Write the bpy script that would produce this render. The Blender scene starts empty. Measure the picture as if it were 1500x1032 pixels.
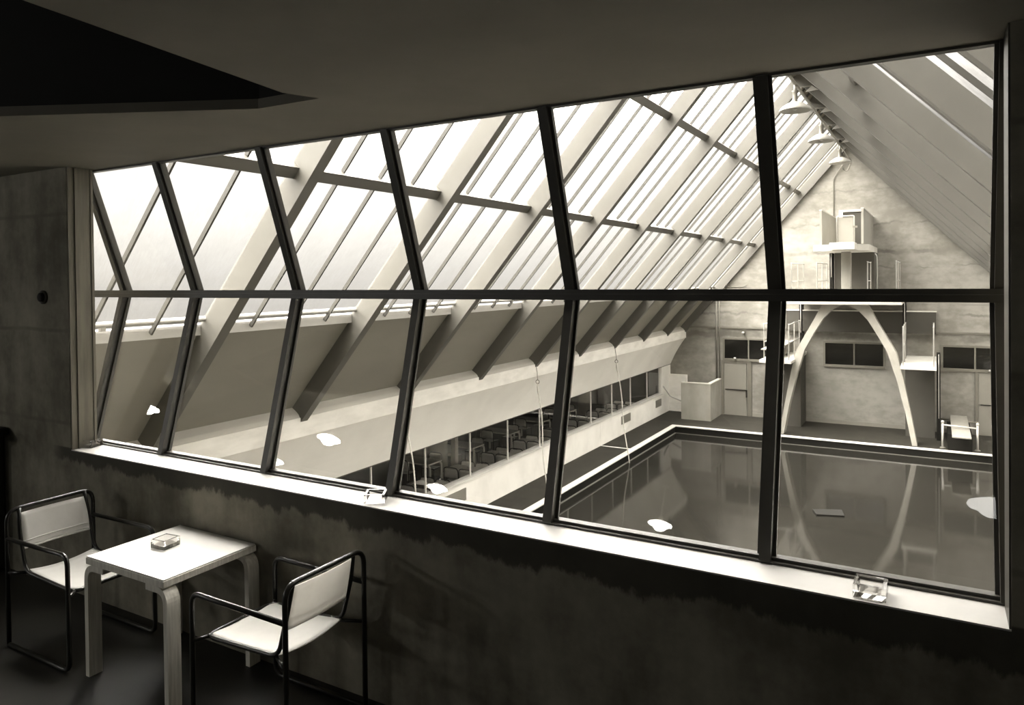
import bpy, bmesh, math, random
from mathutils import Vector, Matrix
R = random.Random(7)
COL = bpy.context.scene.collection
PI = math.pi

# ------------------------------------------------------------------ materials
def tint(v, w=0.5):
    # warm monochrome of the old print: w 0 = near neutral, 1 = strong sepia
    w *= 1.9-1.2*min(v, .9)
    return (v, v*(1-0.055*w-0.006), v*(1-0.22*w-0.012), 1)

def nodes(name):
    m = bpy.data.materials.new(name); m.use_nodes = True
    nt = m.node_tree; b = nt.nodes['Principled BSDF']
    return m, nt, b

class G:
    """tiny node-graph helper"""
    def __init__(s, nt): s.nt = nt
    def n(s, t, **kw):
        x = s.nt.nodes.new(t)
        for k, v in kw.items():
            if k.startswith('i_'): x.inputs[k[2:].replace('_', ' ')].default_value = v
            else: setattr(x, k, v)
        return x
    def l(s, a, b): s.nt.links.new(a, b)
    def math(s, op, a, b=None, clamp=False):
        x = s.n('ShaderNodeMath', operation=op, use_clamp=clamp)
        for i, v in enumerate((a, b)):
            if v is None: continue
            if isinstance(v, (int, float)): x.inputs[i].default_value = v
            else: s.l(v, x.inputs[i])
        return x.outputs[0]
    def coord(s): return s.n('ShaderNodeTexCoord').outputs['Object']
    def noise(s, co, scale, detail=4, rough=.55, stretch=None):
        if stretch:
            mp = s.n('ShaderNodeMapping'); mp.inputs['Scale'].default_value = stretch
            s.l(co, mp.inputs['Vector']); co = mp.outputs[0]
        x = s.n('ShaderNodeTexNoise'); x.inputs['Scale'].default_value = scale
        x.inputs['Detail'].default_value = detail; x.inputs['Roughness'].default_value = rough
        s.l(co, x.inputs['Vector']); return x.outputs['Fac']
    def rng(s, v, a, b, c, d, smooth=True):
        x = s.n('ShaderNodeMapRange'); x.interpolation_type = 'SMOOTHSTEP' if smooth else 'LINEAR'
        s.l(v, x.inputs['Value'])
        for k, q in zip(('From Min', 'From Max', 'To Min', 'To Max'), (a, b, c, d)): x.inputs[k].default_value = q
        return x.outputs[0]
    def mix(s, f, a, b):
        x = s.n('ShaderNodeMix', data_type='RGBA')
        if isinstance(f, (int, float)): x.inputs[0].default_value = f
        else: s.l(f, x.inputs[0])
        for i, v in ((6, a), (7, b)):
            if isinstance(v, tuple): x.inputs[i].default_value = v
            else: s.l(v, x.inputs[i])
        return x.outputs[2]
    def bump(s, h, b, strength=.2, dist=.02):
        x = s.n('ShaderNodeBump'); x.inputs['Strength'].default_value = strength; x.inputs['Distance'].default_value = dist
        s.l(h, x.inputs['Height']); s.l(x.outputs[0], b.inputs['Normal'])

def plain(name, v, w=.5, rough=.6, metal=0, spec=.5, var=0., scale=3., stretch=None, bump=0.):
    m, nt, b = nodes(name); g = G(nt)
    b.inputs['Roughness'].default_value = rough; b.inputs['Metallic'].default_value = metal
    b.inputs['Specular IOR Level'].default_value = spec
    if var:
        f = g.noise(g.coord(), scale, 5, .6, stretch)
        c = g.mix(g.rng(f, .3, .7, 0, 1), tint(v*(1-var), w), tint(v*(1+var), w))
        g.l(c, b.inputs['Base Color'])
        if bump: g.bump(f, b, bump)
    else: b.inputs['Base Color'].default_value = tint(v, w)
    return m

M = {}
M['black_tube'] = plain('black_lacquer', .012, .6, .28)
M['frame'] = plain('dark_window_paint', .03, .7, .45, var=.15, scale=9)
M['jamb'] = plain('grey_jamb_paint', .13, .8, .6, var=.22, scale=3, stretch=(9, 9, .7))
M['canvas'] = plain('white_canvas', .86, .25, .9, spec=.2, var=.05, scale=9, bump=.08)
def translucent(m, f, v):
    nt = m.node_tree; g = G(nt); out = nt.nodes['Material Output']; b = nt.nodes['Principled BSDF']
    t = g.n('ShaderNodeBsdfTranslucent'); t.inputs[0].default_value = tint(v, .3); mx = g.n('ShaderNodeMixShader'); mx.inputs[0].default_value = f
    g.l(b.outputs[0], mx.inputs[1]); g.l(t.outputs[0], mx.inputs[2]); g.l(mx.outputs[0], out.inputs[0])
translucent(M['canvas'], .42, .86)
M['lino'] = plain('white_table_top', .74, .25, .42, var=.02, scale=6)
M['birch'] = plain('birch_veneer', .66, .55, .45, var=.16, scale=5, stretch=(14, 14, .8))
M['sill'] = plain('white_sill_paint', .36, .2, .5, var=.04, scale=7)
M['white'] = plain('white_paint', .34, .3, .5, var=.05, scale=4)
M['coping'] = plain('white_coping', .62, .3, .45, var=.04, scale=4)
M['rafter'] = plain('grey_rafter_paint', .095, .45, .55, var=.05, scale=1.5)
M['bar'] = plain('glazing_bar_paint', .045, .5, .5)
M['panel'] = plain('grey_boarding', .21, .55, .7, var=.06, scale=.8, stretch=(1, .5, 2))
M['ledge'] = plain('pale_ledge_plaster', .52, .4, .8, var=.04, scale=1.2)
M['fascia'] = plain('mottled_fascia', .84, .4, .85, var=.09, scale=1.7, stretch=(1, 1, 3), bump=.1)
M['apron'] = plain('smooth_plaster', .86, .4, .85, var=.05, scale=.9)
M['dado'] = plain('pale_render', .84, .4, .85, var=.07, scale=1.3)
M['door'] = plain('pale_door_paint', .2, .5, .5, var=.04, scale=2)
M['gframe'] = plain('grey_joinery', .13, .6, .55)
M['tower'] = plain('tower_concrete', .30, .45, .85, var=.14, scale=1.6, stretch=(1, 1, .6), bump=.1)
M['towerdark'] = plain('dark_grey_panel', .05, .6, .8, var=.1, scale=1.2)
M['platform'] = plain('platform_paint', .50, .4, .6, var=.06, scale=2)
M['parapet'] = plain('pale_parapet_board', .26, .45, .7, var=.05, scale=2)
M['rail'] = plain('white_enamel_tube', .40, .3, .3)
M['steel'] = plain('dull_steel', .35, .5, .35, metal=1)
M['dark'] = plain('dark_void', .012, .6, .8)
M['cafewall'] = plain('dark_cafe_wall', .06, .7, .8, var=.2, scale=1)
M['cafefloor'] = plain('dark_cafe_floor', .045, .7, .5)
M['cafecanvas'] = plain('cafe_canvas', .62, .4, .9, spec=.2, var=.06, scale=9)
M['cafetop'] = plain('grey_cafe_table_top', .30, .5, .4)
M['column'] = plain('column_plaster', .34, .6, .8, var=.08)
M['grille'] = plain('grey_grille', .25, .5, .5)
M['enamel'] = plain('white_enamel_shade', .30, .35, .3)
M['greyfit'] = plain('grey_fitting', .18, .5, .4)
M['rope'] = plain('pale_rope', .62, .5, .9, var=.2, scale=40)
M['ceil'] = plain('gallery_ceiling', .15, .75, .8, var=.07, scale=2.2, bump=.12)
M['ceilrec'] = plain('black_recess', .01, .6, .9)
M['gfloor'] = plain('dark_gallery_floor', .011, .8, .5, var=.25, scale=4)
M['darkwood'] = plain('dark_counter_wood', .03, .8, .5, var=.2, scale=4)
M['gutter'] = plain('black_tile', .01, .5, .7, spec=.1)
M['paper'] = plain('white_paper', .8, .3, .8)
M['boardtop'] = plain('springboard_matting', .22, .45, .85, var=.09, scale=8)

def mat_gallery_wall():
    m, nt, b = nodes('gallery_concrete'); g = G(nt); co = g.coord()
    n1 = g.noise(co, 1.1, 6, .62); n2 = g.noise(co, 5.5, 6, .65); n3 = g.noise(co, 3.2, 4, .6, (1, 1, .22))
    f = g.math('ADD', g.math('MULTIPLY', n1, .45), g.math('ADD', g.math('MULTIPLY', n2, .25), g.math('MULTIPLY', n3, .30)))
    c = g.mix(g.rng(f, .36, .64, 0, 1), tint(.075, .9), tint(.24, .75))
    # damp band under the sill with a ragged lower edge, only along the window
    sx = g.n('ShaderNodeSeparateXYZ'); g.l(co, sx.inputs[0]); x, z = sx.outputs[0], sx.outputs[2]
    edge = g.math('ADD', z, g.math('MULTIPLY', g.math('SUBTRACT', g.noise(co, 3.6, 7, .7, (1, 1, .5)), .5), .28))
    st = g.rng(g.math('ADD', edge, g.math('MULTIPLY', x, .012)), .815, .85, 0, 1)
    st = g.math('MULTIPLY', st, g.rng(z, .975, .985, 1, 0))
    st = g.math('MULTIPLY', st, g.rng(x, -5.35, -5.15, 0, 1))
    c = g.mix(g.math('MULTIPLY', st, .85), c, tint(.022, 1))
    # formwork joint lines
    for zz in (1.12, 1.75, 2.55):
        d = g.math('ABSOLUTE', g.math('SUBTRACT', z, g.math('ADD', zz, g.math('MULTIPLY', n1, .05))))
        k = g.math('MULTIPLY', g.rng(d, .004, .02, .4, 0), g.rng(n2, .35, .6, .3, 1))
        c = g.mix(k, c, tint(.05, 1))
    g.l(c, b.inputs['Base Color']); b.inputs['Roughness'].default_value = .85
    g.bump(f, b, .35, .03)
    return m
M['gwall'] = mat_gallery_wall()

def mat_gable():
    m, nt, b = nodes('gable_concrete'); g = G(nt); co = g.coord()
    n1 = g.noise(co, .55, 6, .6); n2 = g.noise(co, 2.6, 6, .65, (1, 1, 1.6)); nb = g.noise(co, 1.0, 3, .5, (.05, 1, 3.2))
    f = g.math('ADD', g.math('MULTIPLY', n1, .5), g.math('ADD', g.math('MULTIPLY', n2, .4), g.math('MULTIPLY', nb, .1)))
    c = g.mix(g.rng(f, .38, .62, 0, 1), tint(.165, .5), tint(.27, .4))
    sx = g.n('ShaderNodeSeparateXYZ'); g.l(co, sx.inputs[0]); z = sx.outputs[2]
    wob = g.math('MULTIPLY', g.math('SUBTRACT', g.noise(co, 1.3, 5, .65, (1, 1, .35)), .5), .5)
    msk = g.noise(co, .45, 4, .6, (1, 1, .1))
    zz = g.math('ADD', z, wob)
    for z0, w, a in ((-.22, .16, .55), (.02, .035, .8), (.62, .06, .45), (1.0, .03, .35), (2.93, .10, .5), (3.95, .05, .4), (5.2, .05, .25), (2.35, .04, .35)):
        d = g.math('ABSOLUTE', g.math('SUBTRACT', zz if w > .035 else z, z0))
        k = g.math('MULTIPLY', g.rng(d, w*.35, w, a, 0), g.rng(msk, .44, .60, .0, 1))
        c = g.mix(k, c, tint(.055, .6))
    g.l(c, b.inputs['Base Color']); b.inputs['Roughness'].default_value = .9
    g.bump(f, b, .3, .04)
    return m
M['gable'] = mat_gable()

def mat_deck():
    m, nt, b = nodes('dark_deck_tiles'); g = G(nt); co = g.coord()
    br = g.n('ShaderNodeTexBrick'); g.l(co, br.inputs['Vector'])
    br.inputs['Scale'].default_value = 1.0; br.inputs['Brick Width'].default_value = .3; br.inputs['Row Height'].default_value = .3
    br.inputs['Mortar Size'].default_value = .006; br.offset = 0
    br.inputs['Color1'].default_value = tint(.028, .6); br.inputs['Color2'].default_value = tint(.036, .6); br.inputs['Mortar'].default_value = tint(.03, .6)
    n = g.noise(co, 1.2, 5, .6)
    c = g.mix(g.rng(n, .3, .7, 0, .5), br.outputs['Color'], tint(.022, .6))
    g.l(c, b.inputs['Base Color']); b.inputs['Roughness'].default_value = .75; b.inputs['Specular IOR Level'].default_value = .15
    return m
M['deck'] = mat_deck()

def mat_water():
    m, nt, b = nodes('still_pool_water'); g = G(nt)
    b.inputs['Base Color'].default_value = tint(.012, .5); b.inputs['Roughness'].default_value = .07
    b.inputs['IOR'].default_value = 1.33
    g.bump(g.noise(g.coord(), .7, 2, .4), b, .012, .05)
    return m
M['water'] = mat_water()

def mat_pane():
    # clear window glass: lets light straight through, mirrors a little, more at a grazing angle
    m = bpy.data.materials.new('clear_window_glass'); m.use_nodes = True; nt = m.node_tree; nt.nodes.clear(); g = G(nt)
    out = g.n('ShaderNodeOutputMaterial'); mx = g.n('ShaderNodeMixShader')
    t = g.n('ShaderNodeBsdfTransparent'); t.inputs[0].default_value = (.975, .975, .97, 1)
    s = g.n('ShaderNodeBsdfGlossy'); s.inputs['Roughness'].default_value = .0
    lw = g.n('ShaderNodeLayerWeight'); lw.inputs['Blend'].default_value = .5
    f = g.math('ADD', .035, g.math('MULTIPLY', .9, g.math('POWER', lw.outputs['Facing'], 5)))
    g.l(f, mx.inputs[0]); g.l(t.outputs[0], mx.inputs[1]); g.l(s.outputs[0], mx.inputs[2]); g.l(mx.outputs[0], out.inputs[0])
    return m
M['pane'] = mat_pane()

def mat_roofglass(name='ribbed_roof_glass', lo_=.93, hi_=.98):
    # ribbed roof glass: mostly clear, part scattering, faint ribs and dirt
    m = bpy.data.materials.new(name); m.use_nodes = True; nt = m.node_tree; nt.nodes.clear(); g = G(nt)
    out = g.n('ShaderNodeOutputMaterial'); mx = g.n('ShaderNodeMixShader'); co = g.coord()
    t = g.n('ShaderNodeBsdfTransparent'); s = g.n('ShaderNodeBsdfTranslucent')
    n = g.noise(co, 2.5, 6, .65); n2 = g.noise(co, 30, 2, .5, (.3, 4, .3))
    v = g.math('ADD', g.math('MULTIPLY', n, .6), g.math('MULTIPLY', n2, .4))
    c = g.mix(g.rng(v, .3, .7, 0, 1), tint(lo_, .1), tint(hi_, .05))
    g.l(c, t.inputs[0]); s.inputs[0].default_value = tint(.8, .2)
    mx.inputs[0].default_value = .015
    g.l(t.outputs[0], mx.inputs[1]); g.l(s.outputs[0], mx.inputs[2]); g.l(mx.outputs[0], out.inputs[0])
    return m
M['roofglass'] = mat_roofglass(); M['roofglassdim'] = mat_roofglass('dimmed_roof_glass', .46, .58)  # second glass is darkened to cut the light through the right slope

def mat_glass():
    m, nt, b = nodes('cast_glass')
    b.inputs['Base Color'].default_value = tint(.97, .1); b.inputs['Transmission Weight'].default_value = 1
    b.inputs['Roughness'].default_value = .01; b.inputs['IOR'].default_value = 1.5
    return m
M['glass'] = mat_glass()

def mat_emit(name, v, strength, w=.3):
    m, nt, b = nodes(name)
    b.inputs['Base Color'].default_value = tint(.8, w)
    b.inputs['Emission Color'].default_value = tint(v, w); b.inputs['Emission Strength'].default_value = strength
    return m
M['opal'] = mat_emit('lit_opal_glass', 1, 30)
M['opald'] = mat_emit('dim_opal_glass', 1, 9)
M['opalb'] = mat_emit('bright_opal_glass', 1, 150)
M['bulb'] = mat_emit('lit_bulb', 1, 3500)
M['blackglass'] = plain('dark_window_glass', .006, .5, .08, spec=.5)

# ------------------------------------------------------------------ mesh helpers
class MB:
    def __init__(s): s.bm = bmesh.new()
    def box(s, x0, x1, y0, y1, z0, z1, bev=0):
        x0, x1 = sorted((x0, x1)); y0, y1 = sorted((y0, y1)); z0, z1 = sorted((z0, z1))
        r = bmesh.ops.create_cube(s.bm, size=1)
        for v in r['verts']:
            v.co = Vector(((x0+x1)/2+v.co.x*(x1-x0), (y0+y1)/2+v.co.y*(y1-y0), (z0+z1)/2+v.co.z*(z1-z0)))
        if bev:
            es = list({e for v in r['verts'] for e in v.link_edges})
            bmesh.ops.bevel(s.bm, geom=es, offset=bev, segments=2, affect='EDGES', profile=.5)
        return s
    def prism(s, poly, axis, a, b):
        """poly: 2-D points; axis 'X' (poly in y,z), 'Y' (x,z), 'Z' (x,y); extruded a..b"""
        def P(p, t):
            return {'X': (t, p[0], p[1]), 'Y': (p[0], t, p[1]), 'Z': (p[0], p[1], t)}[axis]
        A = [s.bm.verts.new(P(p, a)) for p in poly]; B = [s.bm.verts.new(P(p, b)) for p in poly]
        n = len(poly); fs = [s.bm.faces.new(A), s.bm.faces.new(B[::-1])]
        for i in range(n): fs.append(s.bm.faces.new((A[i], B[i], B[(i+1) % n], A[(i+1) % n])))
        bmesh.ops.recalc_face_normals(s.bm, faces=fs)
        return s
    def tube(s, pts, r, seg=10, closed=False, cap=True):
        pts = [Vector(p) for p in pts]; n = len(pts); rings = []
        def tan(i):
            if closed: return (pts[(i+1) % n]-pts[i-1]).normalized()
            if i == 0: return (pts[1]-pts[0]).normalized()
            if i == n-1: return (pts[-1]-pts[-2]).normalized()
            return ((pts[i+1]-pts[i]).normalized()+(pts[i]-pts[i-1]).normalized()).normalized()
        t = tan(0); u = t.orthogonal().normalized()
        for i in range(n):
            t2 = tan(i); u = (u-t2*u.dot(t2)).normalized(); w = t2.cross(u)
            rr = r[i] if isinstance(r, (list, tuple)) else r
            rings.append([s.bm.verts.new(pts[i]+(u*math.cos(2*PI*k/seg)+w*math.sin(2*PI*k/seg))*rr) for k in range(seg)])
        fs = []
        for i in range(n if closed else n-1):
            a, b = rings[i], rings[(i+1) % n]
            for k in range(seg): fs.append(s.bm.faces.new((a[k], a[(k+1) % seg], b[(k+1) % seg], b[k])))
        if cap and not closed: fs += [s.bm.faces.new(rings[0][::-1]), s.bm.faces.new(rings[-1])]
        for f in fs: f.smooth = True
        bmesh.ops.recalc_face_normals(s.bm, faces=fs)
        return s
    def lathe(s, prof, c=(0, 0, 0), seg=28):
        """prof: (radius, z) from one end to the other"""
        rings = []
        for rad, z in prof:
            if rad < 1e-6: rings.append([s.bm.verts.new((c[0], c[1], c[2]+z))])
            else: rings.append([s.bm.verts.new((c[0]+rad*math.cos(2*PI*k/seg), c[1]+rad*math.sin(2*PI*k/seg), c[2]+z)) for k in range(seg)])
        fs = []
        for a, b in zip(rings, rings[1:]):
            for k in range(seg):
                q = [a[k % len(a)], a[(k+1) % len(a)], b[(k+1) % len(b)], b[k % len(b)]]
                q = list(dict.fromkeys(q))
                if len(q) > 2: fs.append(s.bm.faces.new(q))
        for f in fs: f.smooth = True
        bmesh.ops.recalc_face_normals(s.bm, faces=fs)
        return s
    def sweep(s, sect, width_axis, a, b): return s.prism(sect, width_axis, a, b)
    def grid(s, fn, nu, nv, thick):
        """solid sheet: fn(u,v) -> (point, normal)"""
        top, bot = [], []
        for i in range(nu+1):
            rt, rb = [], []
            for j in range(nv+1):
                p, n = fn(i/nu, j/nv); p = Vector(p); n = Vector(n).normalized()
                rt.append(s.bm.verts.new(p+n*thick/2)); rb.append(s.bm.verts.new(p-n*thick/2))
            top.append(rt); bot.append(rb)
        fs = []
        for i in range(nu):
            for j in range(nv):
                fs.append(s.bm.faces.new((top[i][j], top[i+1][j], top[i+1][j+1], top[i][j+1])))
                fs.append(s.bm.faces.new((bot[i][j], bot[i][j+1], bot[i+1][j+1], bot[i+1][j])))
        for i in range(nu):
            for j in (0, nv): fs.append(s.bm.faces.new((top[i][j], top[i+1][j], bot[i+1][j], bot[i][j])))
        for j in range(nv):
            for i in (0, nu): fs.append(s.bm.faces.new((top[i][j], top[i][j+1], bot[i][j+1], bot[i][j])))
        for f in fs: f.smooth = True
        bmesh.ops.recalc_face_normals(s.bm, faces=fs)
        return s

def fillet(pts, r, n=5):
    pts = [Vector(p) for p in pts]; out = [pts[0]]
    for i in range(1, len(pts)-1):
        a, b, c = pts[i-1], pts[i], pts[i+1]
        u, v = (a-b), (c-b); d = min(r, u.length*.48, v.length*.48); u.normalize(); v.normalize()
        for k in range(n+1):
            t = k/n; out.append((b+u*d)*(1-t)**2+b*2*t*(1-t)+(b+v*d)*t*t)
    out.append(pts[-1]); return out

OFF = {}
def link(name, mb, mat, parent=None):
    me = bpy.data.meshes.new(name)
    off = OFF.get(parent.name, Vector()) if parent else Vector()
    if off.length: bmesh.ops.translate(mb.bm, verts=mb.bm.verts, vec=-off)
    mb.bm.to_mesh(me); mb.bm.free()
    me.materials.append(M[mat] if isinstance(mat, str) else mat)
    o = bpy.data.objects.new(name, me); COL.objects.link(o)
    if parent: o.parent = parent
    OFF[o.name] = off.copy()
    return o
def part(name, mb, mat, parent, label=None):
    o = link(name, mb, mat, parent)
    if label: o['label'] = label
    return o
def tag(o, label, cat, group=None, kind=None):
    o['label'] = label; o['category'] = cat
    if group: o['group'] = group
    if kind: o['kind'] = kind
    return o
def empty(name, loc, label, cat, group=None, kind=None, rz=0, world=True):
    o = bpy.data.objects.new(name, None); COL.objects.link(o)
    o.location = loc; o.rotation_euler = (0, 0, rz); o.empty_display_size = .1
    OFF[o.name] = Vector(loc) if world else Vector()
    return tag(o, label, cat, group, kind)
def struct(name, mb, mat, label, cat, parent=None):
    return tag(link(name, mb, mat, parent), label, cat, kind='structure')
def copy_tree(o, loc, rz, label, group=None):
    c = o.copy(); COL.objects.link(c); c.location = loc; c.rotation_euler = (0, 0, rz); c['label'] = label
    if group: c['group'] = group
    for ch in list(o.children):
        d = ch.copy(); COL.objects.link(d); d.parent = c
        for g2 in list(ch.children):
            e = g2.copy(); COL.objects.link(e); e.parent = d
    return c

# ------------------------------------------------------------------ camera
EYE = 2.1
f_px, yaw, pitch, roll, cyp = 1070.9, .5246, -.0133, -.0110, 421.41
cam_d = bpy.data.cameras.new('camera'); cam = bpy.data.objects.new('camera', cam_d); COL.objects.link(cam)
fw = Vector((-math.sin(yaw)*math.cos(pitch), math.cos(yaw)*math.cos(pitch), math.sin(pitch)))
rt = Vector((math.cos(yaw), math.sin(yaw), 0)); up = rt.cross(fw)
r2 = rt*math.cos(roll)+up*math.sin(roll); u2 = -rt*math.sin(roll)+up*math.cos(roll)
cam.matrix_world = Matrix(((r2.x, u2.x, -fw.x, 0), (r2.y, u2.y, -fw.y, 0), (r2.z, u2.z, -fw.z, EYE), (0, 0, 0, 1)))
cam_d.sensor_width = 36; cam_d.lens = f_px/1500*36; cam_d.shift_y = (cyp-516)/1500
cam_d.clip_start = .05; cam_d.clip_end = 200
bpy.context.scene.camera = cam

# ================================================================== GALLERY
YW, YO = 2.78, 2.955          # inner and outer face of the wall with the long window
CT = .045
ZC = 2.885                   # gallery ceiling
SILL = .968
XL, XR = -5.085, .207         # opening in the wall
WL, WR = -5.78, .235          # ends of the window frame behind the wall
HX0, HX1 = -9.63, 3.9        # hall side walls
DECK, GY = -3.5, 29.85

struct('floor', MB().box(-14, 2.2, -8, YW, -.25, 0), 'gfloor', 'dark floor of the gallery room', 'floor')

def roofline_left(x, d=0): return 6.75+1.14*(x+2.85)+d*1.5166
def roofline_right(x, d=0): return 3.80-1.05*x+d*1.45
APEX = (-2.831, 6.772)

w = MB()
w.box(-14, XL, YW, YO, -3.7, ZC); w.box(XR, 4.6, YW, YO, -3.7, ZC); w.box(XL, XR, YW, YO, -3.7, SILL-.006)
struct('wall_front', w, 'gwall', 'bare concrete wall under and beside the long window', 'wall')
struct('wall_gable_near', MB().prism([(-6.5, ZC+CT), (1.1, ZC+CT), (-2.84, 6.9)], 'Y', YW+.1, 3.02), 'gable', 'near end wall above the gallery', 'wall')
struct('wall_back', MB().box(-14, 2.2, -8.2, -8, 0, ZC), 'gwall', 'back wall of the gallery room', 'wall')
struct('wall_left', MB().box(-14.2, -14, -8, YW, 0, ZC), 'gwall', 'left end wall of the gallery room', 'wall')
struct('wall_right', MB().box(2.2, 2.4, -8, YW, 0, ZC), 'gwall', 'right end wall of the gallery room', 'wall')

# ceiling with the dark triangular recess
hole = [(-2.30, 2.33), (-2.67, 2.32), (-3.79, 1.78), (-9.0, -.75), (-9.0, -1.5), (-1.80, -1.5), (-2.21, 1.24), (-2.36, 2.18)]
CT = .045
c = MB()
c.prism([(-2.30, 2.33), (-2.36, 2.18), (-2.21, 1.24), (-1.80, -1.5), (-1.8, -8), (2.2, -8), (2.2, 3.02), (-2.30, 3.02)], 'Z', ZC, ZC+CT)
c.prism([(-2.30, 2.33), (-2.30, 3.02), (-14, 3.02), (-14, -1.5), (-9, -1.5), (-9, -.75), (-3.79, 1.78), (-2.67, 2.32)], 'Z', ZC, ZC+CT)
c.prism([(-14, -1.5), (-14, -8), (-1.8, -8), (-1.8, -1.5)], 'Z', ZC, ZC+CT)
struct('ceiling', c, 'ceil', 'dark plastered gallery ceiling with a black triangular opening', 'ceiling')
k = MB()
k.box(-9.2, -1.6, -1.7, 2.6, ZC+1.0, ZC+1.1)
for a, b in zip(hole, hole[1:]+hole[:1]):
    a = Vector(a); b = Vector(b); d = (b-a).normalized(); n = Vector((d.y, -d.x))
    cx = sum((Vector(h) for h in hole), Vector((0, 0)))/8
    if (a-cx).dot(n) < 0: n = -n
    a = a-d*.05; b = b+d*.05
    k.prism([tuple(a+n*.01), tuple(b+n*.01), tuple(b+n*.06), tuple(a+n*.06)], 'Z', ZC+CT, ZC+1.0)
struct('ceiling_recess', k, 'ceilrec', 'inside of the triangular ceiling opening, its darkness painted black', 'ceiling')  # lack of light up here is put into the black colour

# sill, jamb linings
YT, ZT = 3.27, 2.016
YB, YH = 3.0, 2.985
YB_ = YB
struct('trim_sill', MB().box(XL, XR, YW+.002, YO, SILL-.006, SILL).box(WL, WR, YO, YB_+.03, SILL-.03, SILL), 'sill', 'white painted window sill running the width of the window', 'sill')
j = MB().box(XL-.001, XL+.010, YW+.004, YO-.002, SILL, ZC)
j.box(XL+.0, XL+.020, YW+.045, YW+.055, SILL, ZC); j.box(XL, XL+.016, YO-.02, YO-.002, SILL, ZC)
struct('trim_jamb_left', j, 'jamb', 'grey grooved jamb lining at the left end of the window', 'trim')
struct('trim_jamb_right', MB().box(XR-.006, XR+.001, YW+.004, YO-.002, SILL, ZC), 'frame', 'dark jamb lining at the right end of the window', 'trim')

# the bent window: lower panes lean out, upper panes lean back in

ZB = SILL
ZH = ZC
win = empty('window_1', (-2.5, YB, SILL), 'long bent gallery window of dark mullions looking down on the pool', 'window', kind='structure')
def along(p, q, ya, za, t): return None
mx = [-5.205, -4.392, -3.42, -2.475, -1.545, -.583]
def strut(x, y0, z0, y1, z1, w_, d_in, d_out):
    """bar from (y0,z0) to (y1,z1) at x, width w_, reaching d_in into the room and d_out outwards"""
    t = Vector((0, y1-y0, z1-z0)).normalized(); n = Vector((0, t.z, -t.y))   # n points outwards (+y)
    a, b = Vector((0, y0, z0)), Vector((0, y1, z1))
    pts = [a-n*d_in, b-n*d_in, b+n*d_out, a+n*d_out]
    m = MB().prism([(p.y, p.z) for p in pts], 'X', x-w_/2, x+w_/2)
    pts = [a+n*.0, b+n*.0, b+n*.012, a+n*.012]
    m.prism([(p.y, p.z) for p in pts], 'X', x-w_/2-.014, x+w_/2+.014)
    return m
for x in mx:
    part('mullion', strut(x, YB, ZB-.0, YT, ZT, .044, .04, .03), 'frame', win)
    part('mullion', strut(x, YH, ZH+.0, YT, ZT, .044, .04, .03), 'frame', win)
part('transom', MB().prism([(YT-.05, ZT-.026), (YT-.05, ZT+.026), (YT+.035, ZT+.024), (YT+.035, ZT-.024)], 'X', WL, WR)
     .prism([(YT-.062, ZT-.004), (YT-.062, ZT+.004), (YT-.04, ZT+.004), (YT-.04, ZT-.004)], 'X', WL, WR), 'frame', win)
part('bottom_rail', MB().box(WL, WR, YB-.012, YB+.03, SILL+.0005, SILL+.022).box(WL, WR, YB-.03, YB-.012, SILL+.0005, SILL+.010), 'frame', win)
part('head_rail', MB().box(WL, WR, YH-.012, YH+.03, ZC-.010, ZC-.0005), 'frame', win)
for x, nm in ((WL+.022, 'l'), (WR-.022, 'r')):
    part('end_frame', strut(x, YB, ZB, YT, ZT, .045, .04, .03), 'frame', win)
    part('end_frame', strut(x, YH, ZH, YT, ZT, .045, .04, .03), 'frame', win)
ed = [WL]+mx+[WR]
for a, b in zip(ed, ed[1:]):
    for (y0, z0, y1, z1) in ((YB, ZB+.01, YT, ZT), (YH, ZH-.01, YT, ZT)):
        t = Vector((0, y1-y0, z1-z0)).normalized(); n = Vector((0, t.z, -t.y))
        if n.y < 0: n = -n
        p, q = Vector((0, y0, z0)), Vector((0, y1, z1))
        pts = [p, q, q+n*.006, p+n*.006]
        part('pane', MB().prism([(v.y, v.z) for v in pts], 'X', a+.02, b-.02), 'pane', win, 'clear glass pane')

# round black socket and the dark counter at the left edge
sk = empty('wall_socket', (-5.385, YW, 2.003), 'round black fitting on the concrete wall left of the window', 'wall fitting')
part('plate', MB().tube([(-5.385, YW, 2.003), (-5.385, YW-.012, 2.003)], .048, 24), 'darkwood', sk)
part('knob', MB().tube([(-5.385, YW-.011, 2.003), (-5.385, YW-.03, 2.003), (-5.385, YW-.036, 2.003)], [.032, .03, .02], 20), 'ceilrec', sk)
ct = empty('counter', (-6.3, 2.55, 0), 'dark counter end at the left edge beside the concrete wall', 'counter')
part('body', MB().box(-7.2, -5.95, 2.56, 2.775, 0, .99, .01), 'darkwood', ct)
part('counter_top', MB().box(-7.2, -5.87, 2.54, 2.775, .99, 1.05, .02), 'ceilrec', ct)

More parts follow.
